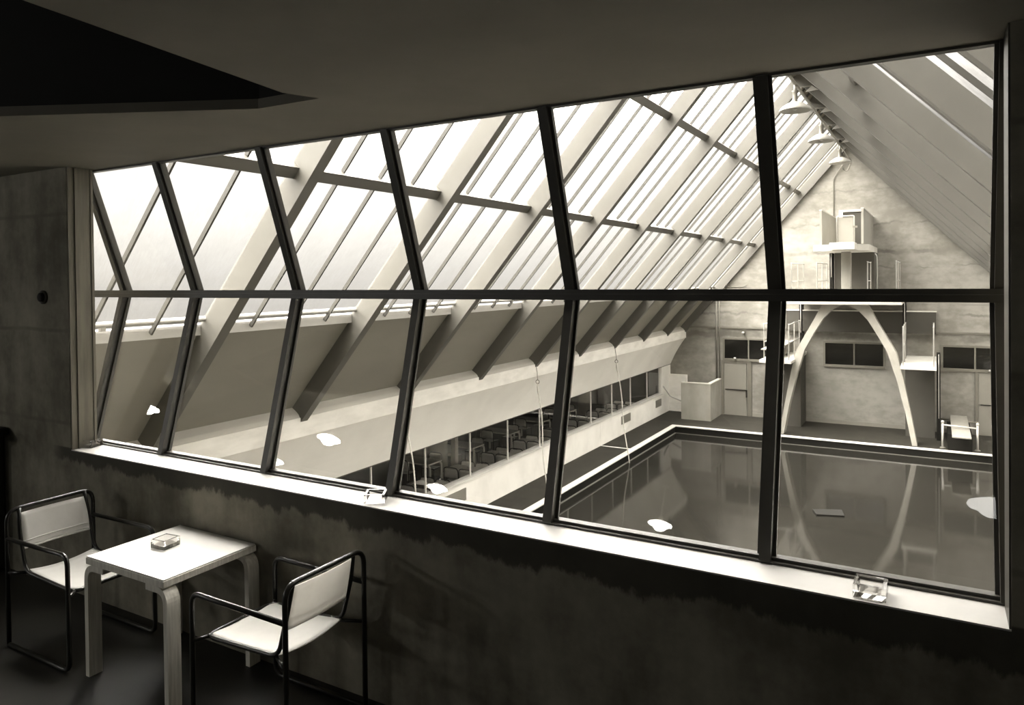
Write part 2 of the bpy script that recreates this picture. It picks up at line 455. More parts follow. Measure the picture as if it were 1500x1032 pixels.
# ---- tubular armchair (faces +x, origin on the floor under the rear posts)
def make_chair(label, loc, rz, group):
    t = empty('armchair', loc, label, 'chair', group, rz=rz, world=False)
    W, D, H, AR, r = .25, .62, .80, .635, .0125
    hoop = fillet([(0, -W, .012), (0, -W, H-.02), (-.012, -W+.005, H), (-.012, W-.005, H), (0, W, H-.02), (0, W, .012)], .075, 6)
    hoop = fillet([(0, -W, .0125), (0, -W, H-.0125), (0, W, H-.0125), (0, W, .0125)], .075, 7)
    part('back_hoop', MB().tube(hoop, r), 'black_tube', t)
    for s in (-1, 1):
        pts = fillet([(0, s*W, AR-.01), (D, s*W, AR), (D+.005, s*W, .0125), (.0, s*W, .0125)], .06, 6)
        part('side_frame', MB().tube(pts, r), 'black_tube', t)
    wi = .19
    pts = fillet([(.012, -W+.06, H-.012), (.035, -wi-.01, .66), (.10, -wi-.01, .435), (.585, -wi-.01, .415), (.585, wi+.01, .415), (.10, wi+.01, .435), (.035, wi+.01, .66), (.012, W-.06, H-.012)], .06, 6)
    m = MB().tube(pts, .011)
    for s in (-1, 1):
        m.tube([(.575, s*(wi+.0), .415), (D, s*W, .405)], .009); m.tube([(.012, s*W, .43), (.11, s*(wi+.01), .433)], .009)
    part('seat_frame', m, 'black_tube', t)
    def seat(u, v):
        x = .10+.475*u; y = (v*2-1)*(wi+.005)
        sag = -.022*(1-(2*v-1)**2)-.010*math.sin(PI*u)
        return (x, y, .4375-.020*u+sag+.006+(.012*(1-abs(2*v-1)) if u == 1 else 0)), (0, 0, 1)
    part('seat', MB().grid(seat, 10, 10, .006), 'canvas', t, 'white canvas seat')
    def back(u, v):
        z = .555+.205*u; y = (v*2-1)*(wi+.004); x = .066-(z-.555)*.23
        return (x-.014*(1-(2*v-1)**2), y, z), (1, 0, .23)
    b = part('backrest', MB().grid(back, 8, 10, .005), 'canvas', t, 'white canvas back')
    hm = MB()
    for z in (.562, .60): 
        hm.tube([(.064-(z-.555)*.23-.014*(1-(2*v-1)**2)+.004, (2*v-1)*wi, z) for v in [i/10 for i in range(11)]], .0035, 6)
    part('hem', hm, 'canvas', b)
    return t
chair = make_chair('black tubular armchair with white canvas, left of the white table facing right', (-4.655, 2.425, 0), 0, None)
chair2 = copy_tree(chair, (-2.42, 2.455, 0), PI, 'black tubular armchair with white canvas, right of the white table facing left')

# ---- white table with bent birch legs
def make_table(label, loc, rz, L=.66, Wd=.565, H=.648, group=None, topmat='lino', edge='birch'):
    t = empty('table', loc, label, 'table', group, rz=rz, world=False)
    tp = part('tabletop', MB().box(-L/2+.004, L/2-.004, -Wd/2+.004, Wd/2-.004, H-.006, H, .002), topmat, t)
    part('edge_band', MB().box(-L/2, L/2, -Wd/2, Wd/2, H-.042, H-.0062, .004), edge, t)
    for sx in (-1, 1):
        for sy in (-1, 1):
            x1 = sx*(L/2+.022); zt = H-.042
            th, wd = .032, .072
            path = fillet([(x1-sx*.17, zt-th/2), (x1-sx*th/2, zt-th/2), (x1-sx*th/2, 0)], .085, 8)
            out, inn = [], []
            for i, p in enumerate(path):
                a = path[max(0, i-1)]; b2 = path[min(len(path)-1, i+1)]
                d = (Vector(b2)-Vector(a)).normalized(); n = Vector((-d.y, d.x))*(1 if sx > 0 else -1)
                out.append(tuple(Vector(p)+n*th/2)); inn.append(tuple(Vector(p)-n*th/2))
            y0 = sy*(Wd/2-.004); y1 = sy*(Wd/2-.004-wd)
            part('leg', MB().prism(out+inn[::-1], 'Y', min(y0, y1), max(y0, y1)), edge, t)
    return t
table = make_table('small white topped table on bent birch legs between the two armchairs', (-3.585, 2.487, 0), 0)

# ---- square glass ashtrays
def ashtray(loc, rz, label, s=1.0):
    t = empty('ashtray', loc, label, 'ashtray', 'glass ashtrays', rz=rz, world=False)
    a, h, wv, b = .052*s, .048*s, .012*s, .018*s
    bm = MB(); m = bm.bm
    def ring(r, z): return [m.verts.new((x*r, y*r, z)) for x, y in ((-1, -1), (1, -1), (1, 1), (-1, 1))]
    rs = [ring(a*.98, 0), ring(a, .004), ring(a, h), ring(a-wv, h), ring(a-wv*1.35, b)]
    m.faces.new(rs[0][::-1]); m.faces.new(rs[-1])
    for p, q in zip(rs, rs[1:]):
        for i in range(4): m.faces.new((p[i], p[(i+1) % 4], q[(i+1) % 4], q[i]))
    bmesh.ops.recalc_face_normals(m, faces=m.faces[:])
    part('bowl', bm, 'glass', t)
    return t
ashtray((-3.665, 2.50, .6485), .12, 'square glass ashtray on the white table top')
ashtray((-.200, 2.852, SILL+.0005), -.02, 'square glass ashtray at the right end of the white sill')
ashtray((-2.478, 2.868, SILL+.0005), .55, 'square glass ashtray on the sill above the right armchair')
ashtray((-5.06, 2.90, SILL+.0005), .3, 'square glass ashtray on the sill at its far left end')

# ---- lit lamps of the gallery room (seen mirrored in the window)
def opal_lamp(loc, label, mat='opal'):
    x, y, z = loc
    t = empty('ceiling_lamp', (x, y, z), label, 'lamp', 'lit opal ceiling lamps of the gallery')
    part('shade', MB().lathe([(0, -.075), (.05, -.07), (.085, -.045), (.10, -.02), (.165, .0), (.178, .022), (.165, .042), (.10, .065), (.03, .075), (0, .076)], (x, y, z)), mat, t, 'lit white opal shade')
    part('rod', MB().tube([(x, y, z+.07), (x, y, ZC+.001)], .012), 'steel', t)
    part('collar', MB().lathe([(0, 0), (.045, .0), (.035, .05), (.02, .07), (0, .07)], (x, y, z+.075)), 'steel', t)
    part('canopy', MB().lathe([(0, 0), (.05, 0), (.06, .03), (0, .03)], (x, y, ZC-.031)), 'steel', t)
LAMP_W = 6
for x, d in ((-3.46, 'mirrored in the window above the pool'), (-7.42, 'mirrored at the edge of the cafe parapet'), (-11.40, 'mirrored at the foot of the second lower pane')):
    opal_lamp((x, -4.47, 2.3), 'white opal ceiling lamp '+d, 'opal' if x > -5 else 'opalb')

for (x, y), d, mm in (((-11.47, -1.46), 'mirrored in the leftmost lower pane', 'opalb'), ((-7.74, -1.90), 'mirrored over the pale apron above the sill', 'opalb'), ((.40, -1.06), 'mirrored at the right edge of the window', 'opald')):
    opal_lamp((x, y, 2.3), 'white opal ceiling lamp '+d, mm)

# ================================================================== POOL HALL
PX0, PX1, PY0, PY1 = -8.58, 2.85, 5.0, 26.75     # outer edge of the coping
d = MB()
d.box(HX0-.3, PX0, YO, GY, DECK-.3, DECK); d.box(PX1, HX1+.3, YO, GY, DECK-.3, DECK)
d.box(PX0, PX1, YO, PY0, DECK-.3, DECK); d.box(PX0, PX1, PY1, GY, DECK-.3, DECK)
struct('floor_deck', d, 'deck', 'dark tiled deck around the pool', 'floor')
def frame_box(m, x0, x1, y0, y1, w_, z0, z1):
    m.box(x0, x0+w_, y0, y1, z0, z1); m.box(x1-w_, x1, y0, y1, z0, z1)
    m.box(x0+w_, x1-w_, y0, y0+w_, z0, z1); m.box(x0+w_, x1-w_, y1-w_, y1, z0, z1)
    return m
struct('trim_coping', frame_box(MB(), PX0, PX1, PY0, PY1, .20, DECK-.0, DECK+.03), 'coping', 'white coping round the pool edge', 'trim')
WZ = DECK-.24
struct('wall_pool', frame_box(MB(), PX0, PX1, PY0, PY1, .16, DECK-2.5, DECK-.001), 'gutter', 'dark gutter wall under the coping', 'wall')
struct('trim_reflection_strip', frame_box(MB(), PX0+.16, PX1-.16, PY0+.16, PY1-.16, .05, DECK-2.5, WZ+.015), 'rafter', 'thin pale strip added as the coping reflection at the water line', 'trim')  # added strip that draws the coping's reflected light line along the water
struct('water', MB().box(PX0+.2, PX1-.2, PY0+.2, PY1-.2, DECK-2.4, WZ), 'water', 'dark still water filling the swimming pool', 'water')
fl = empty('float_board', (-2.27, 19.26, WZ), 'small dark board lying flat on the pool water', 'float')
part('board', MB().prism([(-2.649, 19.335), (-2.01, 19.616), (-1.903, 19.145), (-2.503, 18.939)], 'Z', WZ+.002, WZ+.04), 'gutter', fl)

# ---- far gable wall
zt = lambda x: roofline_left(x, .5) if x < -2.864 else roofline_right(x, .5)
struct('wall_far', MB().prism([(HX0-.4, DECK-.2), (HX1+.6, DECK-.2), (HX1+.6, .1), (-2.86, 7.45), (HX0-.4, -.2)], 'Y', GY, GY+.3), 'gable', 'stained concrete gable wall behind the diving tower', 'wall')
struct('baseboard_far', MB().box(-6.3, 1.1, GY-.035, GY, DECK, DECK+.14), 'door', 'pale skirting along the foot of the gable wall', 'baseboard')
struct('trim_ledge_far', MB().box(-9.2, 3.6, GY-.05, GY, -.02, .03), 'gframe', 'thin dark ledge across the gable wall', 'trim')

def gable_window(n, x0, x1, z0, z1, xm, label):
    e = empty('window_%d' % n, ((x0+x1)/2, GY, z0), label, 'window', kind='structure')
    m = MB(); w_ = .07
    m.box(x0-w_, x1+w_, GY-.06, GY, z1, z1+w_); m.box(x0-w_, x1+w_, GY-.09, GY, z0-w_*1.3, z0)
    m.box(x0-w_, x0, GY-.06, GY, z0, z1); m.box(x1, x1+w_, GY-.06, GY, z0, z1)
    part('window_frame', m, 'gframe', e)
    part('mullion', MB().box(xm-.025, xm+.025, GY-.05, GY-.011, z0, z1), 'gframe', e)
    part('pane', MB().box(x0, xm-.025, GY-.03, GY-.001, z0, z1), 'blackglass', e); part('pane', MB().box(xm+.025, x1, GY-.03, GY-.001, z0, z1), 'blackglass', e)
gable_window(5, -7.36, -5.0, -1.22, -.46, -6.42, 'dark window in the gable wall above the left door')
gable_window(6, -3.60, -1.64, -1.27, -.47, -2.61, 'dark two light window in the gable wall seen through the arch')
gable_window(7, .24, 2.6, -1.22, -.48, 1.19, 'dark window in the gable wall above the right door')
def gable_door(n, x0, x1, ztop, label):
    e = empty('door_%d' % n, ((x0+x1)/2, GY, DECK), label, 'door', kind='structure')
    m = MB().box(x0-.09, x0, GY-.07, GY, DECK, ztop+.09).box(x1, x1+.16, GY-.07, GY, DECK, ztop+.09).box(x0, x1, GY-.07, GY, ztop, ztop+.09)
    part('door_frame', m, 'gframe', e)
    zz = (DECK+ztop)/2-.02
    lf = part('leaf', MB().box(x0+.01, x1-.04, GY-.05, GY-.001, DECK+.01, zz-.012).box(x0+.01, x1-.04, GY-.05, GY-.001, zz+.012, ztop-.01), 'door', e)
    part('push_bar', MB().box(x0+.06, x1-.02, GY-.09, GY-.051, zz-.012, zz+.022), 'black_tube', lf)
    part('handle', MB().box(x1-.06, x1-.0, GY-.1, GY-.071, zz-.28, zz+.02), 'black_tube', e)
gable_door(1, -7.40, -6.47, -1.40, 'pale door with a dark push bar beside the concrete stair box')
gable_door(2, 1.28, 2.3, -1.34, 'pale door in the gable wall behind the low springboard')
for i, (x, z, dsc) in enumerate(((-6.93, -1.20, 'small round lamp above the left door'), (-6.6, -.17, 'small round lamp on the wall above the dark left window'), (1.62, -1.24, 'small round lamp above the right door'))):
    e = empty('bulkhead_lamp', (x, GY-.09, z), dsc, 'lamp', 'small wall lamps')
    part('base', MB().box(x-.03, x+.03, GY-.16, GY-.05 if i != 1 else GY, z-.02, z+.03), 'greyfit', e)
    part('globe', MB().lathe([(0, -.05), (.04, -.035), (.055, 0), (.04, .035), (0, .05)], (x, GY-.18, z)), 'white', e)
# pipes on the gable
def pipe(name, pts, r, mat, label, cat='pipe', fr=.12, group=None):
    e = tag(link(name, MB().tube(fillet(pts, fr, 4), r, 8), mat), label, cat, group); return e
pipe('drain_pipe', [(-7.68, GY-.05, 1.35), (-7.68, GY-.05, -2.1)], .035, 'gframe', 'thin vertical pipe on the gable wall left of the door, left one of a pair', 'pipe', group='twin wall pipes')
pipe('drain_pipe', [(-7.56, GY-.05, 1.45), (-7.56, GY-.05, -2.1)], .025, 'gframe', 'thin vertical pipe on the gable wall left of the door, right one of a pair', 'pipe', group='twin wall pipes')
pipe('conduit', [(-2.85, GY-.1, 6.35), (-3.28, GY-.03, 5.70), (-3.28, GY-.03, 4.2)], .018, 'gframe', 'thin conduit running down the gable wall from the ridge lamp')
pipe('wall_bracket', [(-8.05, GY-.03, 1.62), (-6.6, GY-.03, 1.66), (-6.45, GY-.08, 1.75)], .016, 'gframe', 'thin horizontal rod on the gable wall left of the tower', 'bracket', .03)

# ---- stair box with handrail in the far left corner
sb = empty('stair_box', (-8.05, 29, DECK), 'square concrete parapet box in the far left corner of the deck', 'parapet')
z1 = -2.08
m = MB().box(-8.65, -7.50, 28.12, 28.24, DECK, z1).box(-7.62, -7.50, 28.24, GY-.04, DECK, z1)
part('parapet', m, 'tower', sb)
part('parapet_cap', MB().box(-8.66, -7.485, 28.105, 28.255, z1, z1+.035).box(-7.635, -7.485, 28.255, GY-.04, z1, z1+.035), 'platform', sb)
struct('wall_corner', MB().box(HX0, -8.9, GY-.22, GY, DECK, -1.98), 'fascia', 'concrete upstand in the far left corner', 'wall')
pipe('handrail', [(-9.56, 28.70, -2.36), (-9.42, 29.12, -2.80), (-8.69, 28.20, -2.80)], .028, 'rail', 'thin white stair handrail beside the concrete box', 'handrail', .05)

# ---- left side: dado wall, cafe screen, apron, ledge
DZ, AZ = -2.70, -1.585
struct('wall_dado', MB().box(HX0-.14, HX0, YO, GY, DECK-.2, DZ), 'dado', 'low pale wall between the deck and the cafe', 'wall')
struct('trim_dado_cap', MB().box(HX0-.2, HX0+.03, YO, 28.72, DZ, DZ+.045), 'coping', 'white cap of the low cafe wall', 'trim')
struct('wall_cafe_end', MB().box(HX0-.14, HX0, 28.72, GY, DZ, AZ), 'dado', 'pale pier at the far end of the cafe screen', 'wall')
# apron with a slight hollow, fascia and rounded shoulder
def swept(name, sect, mat, label, cat, y0=YO, y1=GY, smooth=True):
    m = MB().prism(sect, 'Y', y0, y1)
    o = struct(name, m, mat, label, cat)
    return o
ap = [(-8.97+(-9.63+8.97)*t-.05*math.sin(PI*t), -.44+(AZ+.44)*t) for t in [i/8 for i in range(9)]]
swept('wall_apron', ap+[(-9.85, AZ), (-9.85, -.44)], 'apron', 'smooth pale apron sloping back under the roof ledge', 'wall')
swept('trim_fascia', [(-8.95, -.45), (-8.95, -.135), (-9.2, -.135), (-9.2, -.45)], 'fascia', 'mottled white fascia of the roof ledge', 'trim')
sh = [(-8.972, -.17), (-8.972, -.125), (-8.985, -.10), (-9.01, -.07), (-9.06, -.035), (-9.14, .015), (-9.25, .06), (-9.45, .12), (-9.6, .12), (-9.6, -.17)]
swept('trim_shoulder', sh, 'ledge', 'pale rounded shoulder at the foot of the roof', 'trim')
cb = MB().box(-15, -9.62, YO, GY, AZ, -.2)
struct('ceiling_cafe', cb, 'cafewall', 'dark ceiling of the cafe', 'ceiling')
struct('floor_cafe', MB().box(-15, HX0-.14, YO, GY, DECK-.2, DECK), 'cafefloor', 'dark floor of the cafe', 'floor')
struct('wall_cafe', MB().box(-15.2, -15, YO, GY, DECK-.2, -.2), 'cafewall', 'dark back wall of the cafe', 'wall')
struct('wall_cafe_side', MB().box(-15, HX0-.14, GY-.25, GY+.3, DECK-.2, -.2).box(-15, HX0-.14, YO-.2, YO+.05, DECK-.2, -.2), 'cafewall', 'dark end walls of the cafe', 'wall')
cs = empty('window_2', (HX0-.08, 16, DZ), 'long cafe screen of glass with thin pale mullions', 'window', kind='structure')
my = [11.1+1.785*i for i in range(-4, 10)]
ys = [YO+.05]+[y for y in my if y < 28.6]+[28.72]
for y in ys[1:-1]: part('mullion', MB().box(HX0-.10, HX0-.06, y-.009, y+.009, DZ+.045, AZ), 'dado', cs)
for a, b in zip(ys, ys[1:]): part('pane', MB().box(HX0-.083, HX0-.077, a+.009, b-.009, DZ+.045, AZ), 'pane', cs)
# grilles in the dado
for y0, y1, lab in ((13.15, 14.35, 'ribbed ventilation grille in the low cafe wall just beyond the sill'), (24.25, 25.15, 'square ventilation grille in the middle of the low cafe wall'), (27.95, 28.62, 'small ventilation grille at the far end of the low cafe wall')):
    e = empty('vent_grille', (HX0, (y0+y1)/2, -3.12), lab, 'grille', 'grilles in the cafe wall')
    part('backing', MB().box(HX0, HX0+.006, y0, y1, -3.13, -2.84), 'greyfit', e)
    for i in range(9): part('slat', MB().box(HX0+.006, HX0+.02, y0, y1, -3.125+.032*i, -3.108+.032*i), 'grille', e)
struct('trim_joint', MB().box(HX0, PX0, 22.40, 22.48, DECK, DECK+.004).box(HX0, HX0+.004, 22.40, 22.48, DECK, DZ), 'dado', 'white line across the deck from the cafe wall to the pool', 'trim')

# right side of the hall, out of view but mirrored in the water
struct('wall_hall_right', MB().box(HX1, HX1+.3, YO, GY, DECK-.2, .6), 'dado', 'pale right hand side wall of the hall', 'wall')

# ---- roof: frames of rafters, purlins, glazing
FY = [5.93+2.69*i for i in range(9)]
DEP = .285
nL = Vector((-1.14, 1)).normalized(); nR = Vector((1.05, 1)).normalized()
A = Vector(APEX)
Lfoot = Vector((-8.96, roofline_left(-8.96))); Rfoot = Vector((3.95, roofline_right(3.95)))
def inter(p, dp, q, dq):
    det = dp.x*(-dq.y)+dq.x*dp.y; r = q-p
    t = (r.x*(-dq.y)+dq.x*r.y)/det; return p+dp*t
dL = (A-Lfoot).normalized(); dR = (A-Rfoot).normalized()
def apex_at(d): return inter(Lfoot+nL*d, dL, Rfoot+nR*d, dR)
Ask = apex_at(DEP)
for i, y in enumerate(FY+[GY-.09]):
    e = empty('roof_frame', (-2.864, y, 6.73), ('grey painted roof frame of two sloping rafters, number %d counted from the window' % (i+1)) if i < 9 else 'grey roof frame standing against the gable wall', 'roof frame', 'roof frames of the hall', 'structure')
    w2 = .075
    fl_ = Lfoot+nL*DEP; 
    part('rafter', MB().prism([tuple(A), tuple(Lfoot), (Lfoot.x-.46, Lfoot.y), tuple(Ask)], 'Y', y-w2, y+w2), 'rafter', e)
    part('rafter', MB().prism([tuple(A), tuple(Rfoot), tuple(Rfoot+nR*DEP), tuple(Ask)], 'Y', y-w2, y+w2), 'rafter', e)
def slope_box(base, dr, n, s0, s1, p0, p1, y0, y1, m=None):
    m = m or MB(); q = []
    for s_, p_ in ((s0, p0), (s1, p0), (s1, p1), (s0, p1)): q.append(tuple(base+dr*s_+n*p_))
    return m.prism(q, 'Y', y0, y1)
Ltot = (A-Lfoot).length; Rtot = (A-Rfoot).length
sL = lambda z: (z-Lfoot.y-nL.y*DEP)/dL.y      # distance up the slope at skin height z
YE = [YO-.02]+FY+[GY]
# left slope glazing
e3 = empty('window_3', (-5.5, 16, 4), 'glazed left slope of the roof with dark glazing bars between the rafters', 'window', kind='structure')
e4 = empty('window_4', (.5, 16, 4), 'glazed right slope of the roof above the pool', 'window', kind='structure')
sg0 = sL(1.52)
for a, b in zip(YE, YE[1:]):
    part('glazing_panel', slope_box(Lfoot, dL, nL, sg0, Ltot+.25, DEP+.01, DEP+.018, a+.02, b-.02), 'roofglass', e3, 'ribbed glass of one bay')
    part('glazing_panel', slope_box(Rfoot, dR, nR, 1.2, Rtot-.55, DEP+.01, DEP+.018, a+.02, b-.02), 'roofglassdim', e4, 'ribbed glass of one bay')
    n_ = 3
    for k_ in range(1, n_+1):
        y = a+(b-a)*k_/(n_+1)
        part('glazing_bar', slope_box(Lfoot, dL, nL, sg0, Ltot+.2, DEP-.045, DEP+.01, y-.012, y+.012), 'bar', e3)
        part('glazing_bar', slope_box(Rfoot, dR, nR, 1.2, Rtot-.5, DEP-.045, DEP+.01, y-.012, y+.012), 'bar', e4)
# purlins
for (x, z), lab in (((-6.18, 3.227), 'lower pale purlin along the glazed left slope'), ((-4.50, 5.14), 'upper pale purlin along the glazed left slope')):
    s0 = (Vector((x, z))-Lfoot).dot(dL)
    m = MB()
    for a, b in zip(YE, YE[1:]): slope_box(Lfoot, dL, nL, s0, s0+.15, .19, .32, a+.075, b-.075, m)
    struct('purlin', m, 'rafter', lab, 'purlin')
for s0, lab in ((Rtot*.42, 'lower pale purlin on the right slope'), (Rtot*.78, 'upper pale purlin on the right slope')):
    m = MB()
    for a, b in zip(YE, YE[1:]): slope_box(Rfoot, dR, nR, s0, s0+.12, .22, .33, a+.075, b-.075, m)
    struct('purlin', m, 'rafter', lab, 'purlin')
# ridge, right ridge boards, lower boarding, foot of right slope
struct('roof_ridge', MB().prism([tuple(Ask+Vector((-.25, -.22))), tuple(Ask+Vector((0, .02))), tuple(Ask+Vector((.28, -.26))), tuple(Ask+Vector((.28, -.1))), tuple(Ask+Vector((0, .2))), tuple(Ask+Vector((-.25, -.05)))], 'Y', YO, GY), 'panel', 'opaque ridge of the hall roof', 'roof')
m = slope_box(Rfoot, dR, nR, Rtot-.56, Rtot+.25, DEP, DEP+.05, YO, GY); slope_box(Rfoot, dR, nR, -.4, 1.25, DEP, DEP+.05, YO, GY, m)
struct('roof_boarding', m, 'panel', 'grey boarding along the ridge of the right slope', 'roof')
m = slope_box(Lfoot, dL, nL, -.3, sL(1.46), DEP, DEP+.05, YO, GY)
struct('roof_panel', m, 'panel', 'dark grey boarding of the left slope below the glazing', 'roof')
sx_ = -2.85+(1.5-7.266)/1.14
struct('trim_roof_sill', MB().box(sx_-.2, sx_+.09, YO, GY, 1.44, 1.575), 'white', 'white sill along the foot of the roof glazing', 'trim')
pp = empty('heating_pipe', (sx_+.16, 16, 1.64), 'white pipe running along the sill below the roof glazing', 'pipe')
part('tube', MB().tube([(sx_+.16, YO, 1.645), (sx_+.16, GY, 1.645)], .034, 12), 'white', pp)
for y in [4.585+1.345*i for i in range(19)]: part('bracket', MB().box(sx_+.135, sx_+.185, y-.03, y+.03, 1.574, 1.62), 'greyfit', pp)

# ridge conduit with three enamel lamps
rc = empty('ridge_conduit', (-2.85, 17, 6.66), 'grey conduit pipe hanging along the ridge', 'pipe')
part('tube', MB().tube([(-2.85, 4, 6.64), (-2.85, 28.4, 6.60)], .038, 10), 'greyfit', rc)
for y in FY:
    h_ = part('hanger', MB().box(-3.02, -2.62, y-.1, y-.08, 6.72, 6.75).box(-2.86, -2.84, y-.1, y-.08, 6.62, 6.72), 'greyfit', rc)
    part('gusset', MB().prism([(-2.75, 6.60), (-2.45, 6.62), (-2.60, 6.74)], 'Y', y-.11, y-.085), 'white', h_, 'small white gusset plate')
part('end_loop', MB().tube(fillet([(-2.85, 28.4, 6.6), (-2.6, 29.1, 6.2), (-2.75, 29.3, 5.85), (-2.95, 29.2, 5.95), (-2.8, 29.0, 6.25)], .12, 5), .022, 8), 'greyfit', rc)
def hall_lamp(y, label):
    e = empty('pendant_lamp', (-2.85, y, 5.97), label, 'lamp', 'enamel lamps under the ridge')
    part('hanger', MB().tube([(-2.85, y, 6.62), (-2.85, y, 6.42)], .03, 8), 'white', e)
    part('neck', MB().lathe([(0, .27), (.075, .27), (.055, .24), (.06, .0), (.09, -.04), (0, -.04)], (-2.85, y, 6.18)), 'greyfit', e)
    part('shade', MB().lathe([(.05, .20), (.12, .19), (.22, .14), (.33, .06), (.36, .01), (.36, -.012), (.345, -.012), (.31, .045), (.2, .12), (.1, .165), (.05, .175)], (-2.85, y, 5.985)), 'enamel', e)
    part('bulb', MB().lathe([(0, -.06), (.045, -.03), (.05, .02), (.03, .08), (0, .12)], (-2.85, y, 6.04)), 'white', e)
hall_lamp(18.38, 'wide enamel pendant lamp, nearest of the three under the ridge')
hall_lamp(22.98, 'wide enamel pendant lamp, middle one of three under the ridge')
hall_lamp(27.85, 'wide enamel pendant lamp, farthest under the ridge by the gable wall')

# ---- ropes from the roof ledge to the pool edge
def rope(y, xe, ye, ze, label):
    e = empty('rope', (-8.93, y, -.2), label, 'rope', 'ropes hanging from the ledge')
    top = Vector((-8.915, y, -.20)); end = Vector((xe, ye, ze))
    k1 = top.lerp(end, .10)
    part('chain', MB().tube([top, top.lerp(k1, .5)+Vector((.008, 0, 0)), k1], .011, 6), 'steel', e)
    loop = [k1+Vector((.05*math.sin(t), .0, -.05+.05*math.cos(t))) for t in [i*2*PI/14 for i in range(14)]]
    part('ring', MB().tube(loop, .012, 6, closed=True), 'steel', e)
    k2 = k1+Vector((0, 0, -.1))
    pts = [k2.lerp(end, t)+Vector((.03*math.sin(7*t), .03*math.sin(4*t+1), 0))*math.sin(PI*t) for t in [i/16 for i in range(17)]]
    part('cord', MB().tube(pts, .016, 8), 'rope', e)
    part('knot', MB().tube([k2.lerp(end, .0), k2.lerp(end, .03), k2.lerp(end, .07), k2.lerp(end, .1)], [.018, .034, .03, .018], 8), 'rope', e)
rope(11.15, -8.52, 11.3, DECK+.04, 'hanging rope in front of the cafe, the one nearest the window')
rope(16.62, -8.50, 16.4, DECK+.04, 'hanging rope in front of the cafe, middle one of three')
rope(21.98, -8.31, 21.6, WZ+.0, 'hanging rope dipping into the pool at the far end of the cafe')

# ================================================================== DIVING TOWER
T = empty('diving_tower', (-2.65, 28, DECK), 'concrete diving tower with a pointed arch and white railed platforms', 'diving tower')
outL = [(-4.79, -3.5), (-4.59, -2.38), (-4.39, -1.31), (-4.2, -.5), (-3.89, .07), (-3.63, .55), (-3.36, 1.08)]
inL = [(-4.64, -3.5), (-4.45, -2.45), (-4.20, -1.38), (-3.93, -.49), (-3.63, .08), (-3.34, .58), (-3.05, .90), (-2.80, 1.04), (-2.65, 1.08)]
mir = lambda p: (-5.30-p[0], p[1])
outline = outL+[mir(p) for p in outL[::-1]]+[mir(p) for p in inL[:-1]]+[inL[-1]]+inL[:-1][::-1]
m = MB()
m.prism(outL+[(-2.65, 1.09)]+inL[::-1], 'Y', 27.05, 27.5)
m.prism([mir(p) for p in outL]+[(-2.65, 1.09)]+[mir(p) for p in inL[::-1]], 'Y', 27.05, 27.5)
part('arch', m, 'tower', T, 'pale pointed arch on two slender legs')
SZ = 1.10
part('platform_slab', MB().box(-4.42, -.92, 26.55, GY, SZ, SZ+.16, .01), 'platform', T)
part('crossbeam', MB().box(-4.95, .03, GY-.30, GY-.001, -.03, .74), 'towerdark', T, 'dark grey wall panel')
part('crossbeam_cap', MB().box(-4.97, .05, GY-.32, GY-.001, .74, .775), 'platform', T)
part('shaft', MB().box(-3.07, -1.80, 28.1, GY-.001, SZ+.16, 2.86), 'towerdark', T, 'shaft wall with its shade painted dark grey')  # shade on the shaft is put into its dark colour
part('pier', MB().box(-2.72, -2.43, 26.75, 27.05, SZ+.16, 2.86, .01), 'tower', T)
m = MB().prism([(-3.42, 25.45), (-3.42, GY-.001), (-1.82, GY-.001), (-1.82, 25.9), (-2.12, 25.45)], 'Z', 2.86, 3.06)
m.box(-2.84, -2.13, 24.62, 25.46, 2.87, 3.09, .008)
part('top_platform', m, 'platform', T, 'white top platform')
pr = part('parapet', MB().box(-3.24, -3.17, 25.6, GY-.001, 3.06, 4.18), 'parapet', T); part('parapet_cap', MB().box(-3.25, -3.16, 25.59, GY-.001, 4.18, 4.21), 'platform', pr)
pr = part('parapet', MB().box(-2.02, -1.95, 25.6, GY-.001, 3.06, 4.18), 'parapet', T); part('parapet_cap', MB().box(-2.03, -1.94, 25.59, GY-.001, 4.18, 4.21), 'platform', pr)
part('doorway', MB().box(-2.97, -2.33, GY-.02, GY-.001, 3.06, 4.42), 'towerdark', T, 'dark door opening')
part('door_surround', MB().box(-3.10, -2.97, GY-.06, GY-.001, 3.06, 4.5).box(-2.33, -2.22, GY-.06, GY-.001, 3.06, 4.5).box(-2.97, -2.33, GY-.06, GY-.001, 4.42, 4.5), 'platform', T)
gt = MB().tube(fillet([(-2.79, 26.2, 3.06), (-2.79, 26.2, 4.01), (-2.27, 26.2, 4.01), (-2.27, 26.2, 3.06)], .05, 4), .02, 8)
part('gate_rail', gt, 'rail', T)
part('gate_panel', MB().box(-2.76, -2.30, 26.22, 26.24, 3.08, 3.97), 'parapet', T)
part('gate_latch', MB().box(-2.32, -2.18, 26.17, 26.22, 3.62, 3.68), 'greyfit', T)
def railing(x, y0, y1, zb, zt_):
    m = MB(); 
    m.tube([(x, y0, zt_), (x, y1, zt_)], .018, 8); m.tube([(x, y0, zb+(zt_-zb)*.5), (x, y1, zb+(zt_-zb)*.5)], .015, 8)
    rl = part('railing', m, 'rail', T)
    for i in range(3):
        y = y0+(y1-y0)*i/2
        part('post', MB().tube([(x, y, zb), (x, y, zt_), (x, y, zt_+.03)], [.018, .018, .028], 8), 'rail', rl)
for x in (-4.29, -3.47, -1.92, -1.08): railing(x, 26.7, 29.4, SZ+.16, 2.50)
PZ = -.83
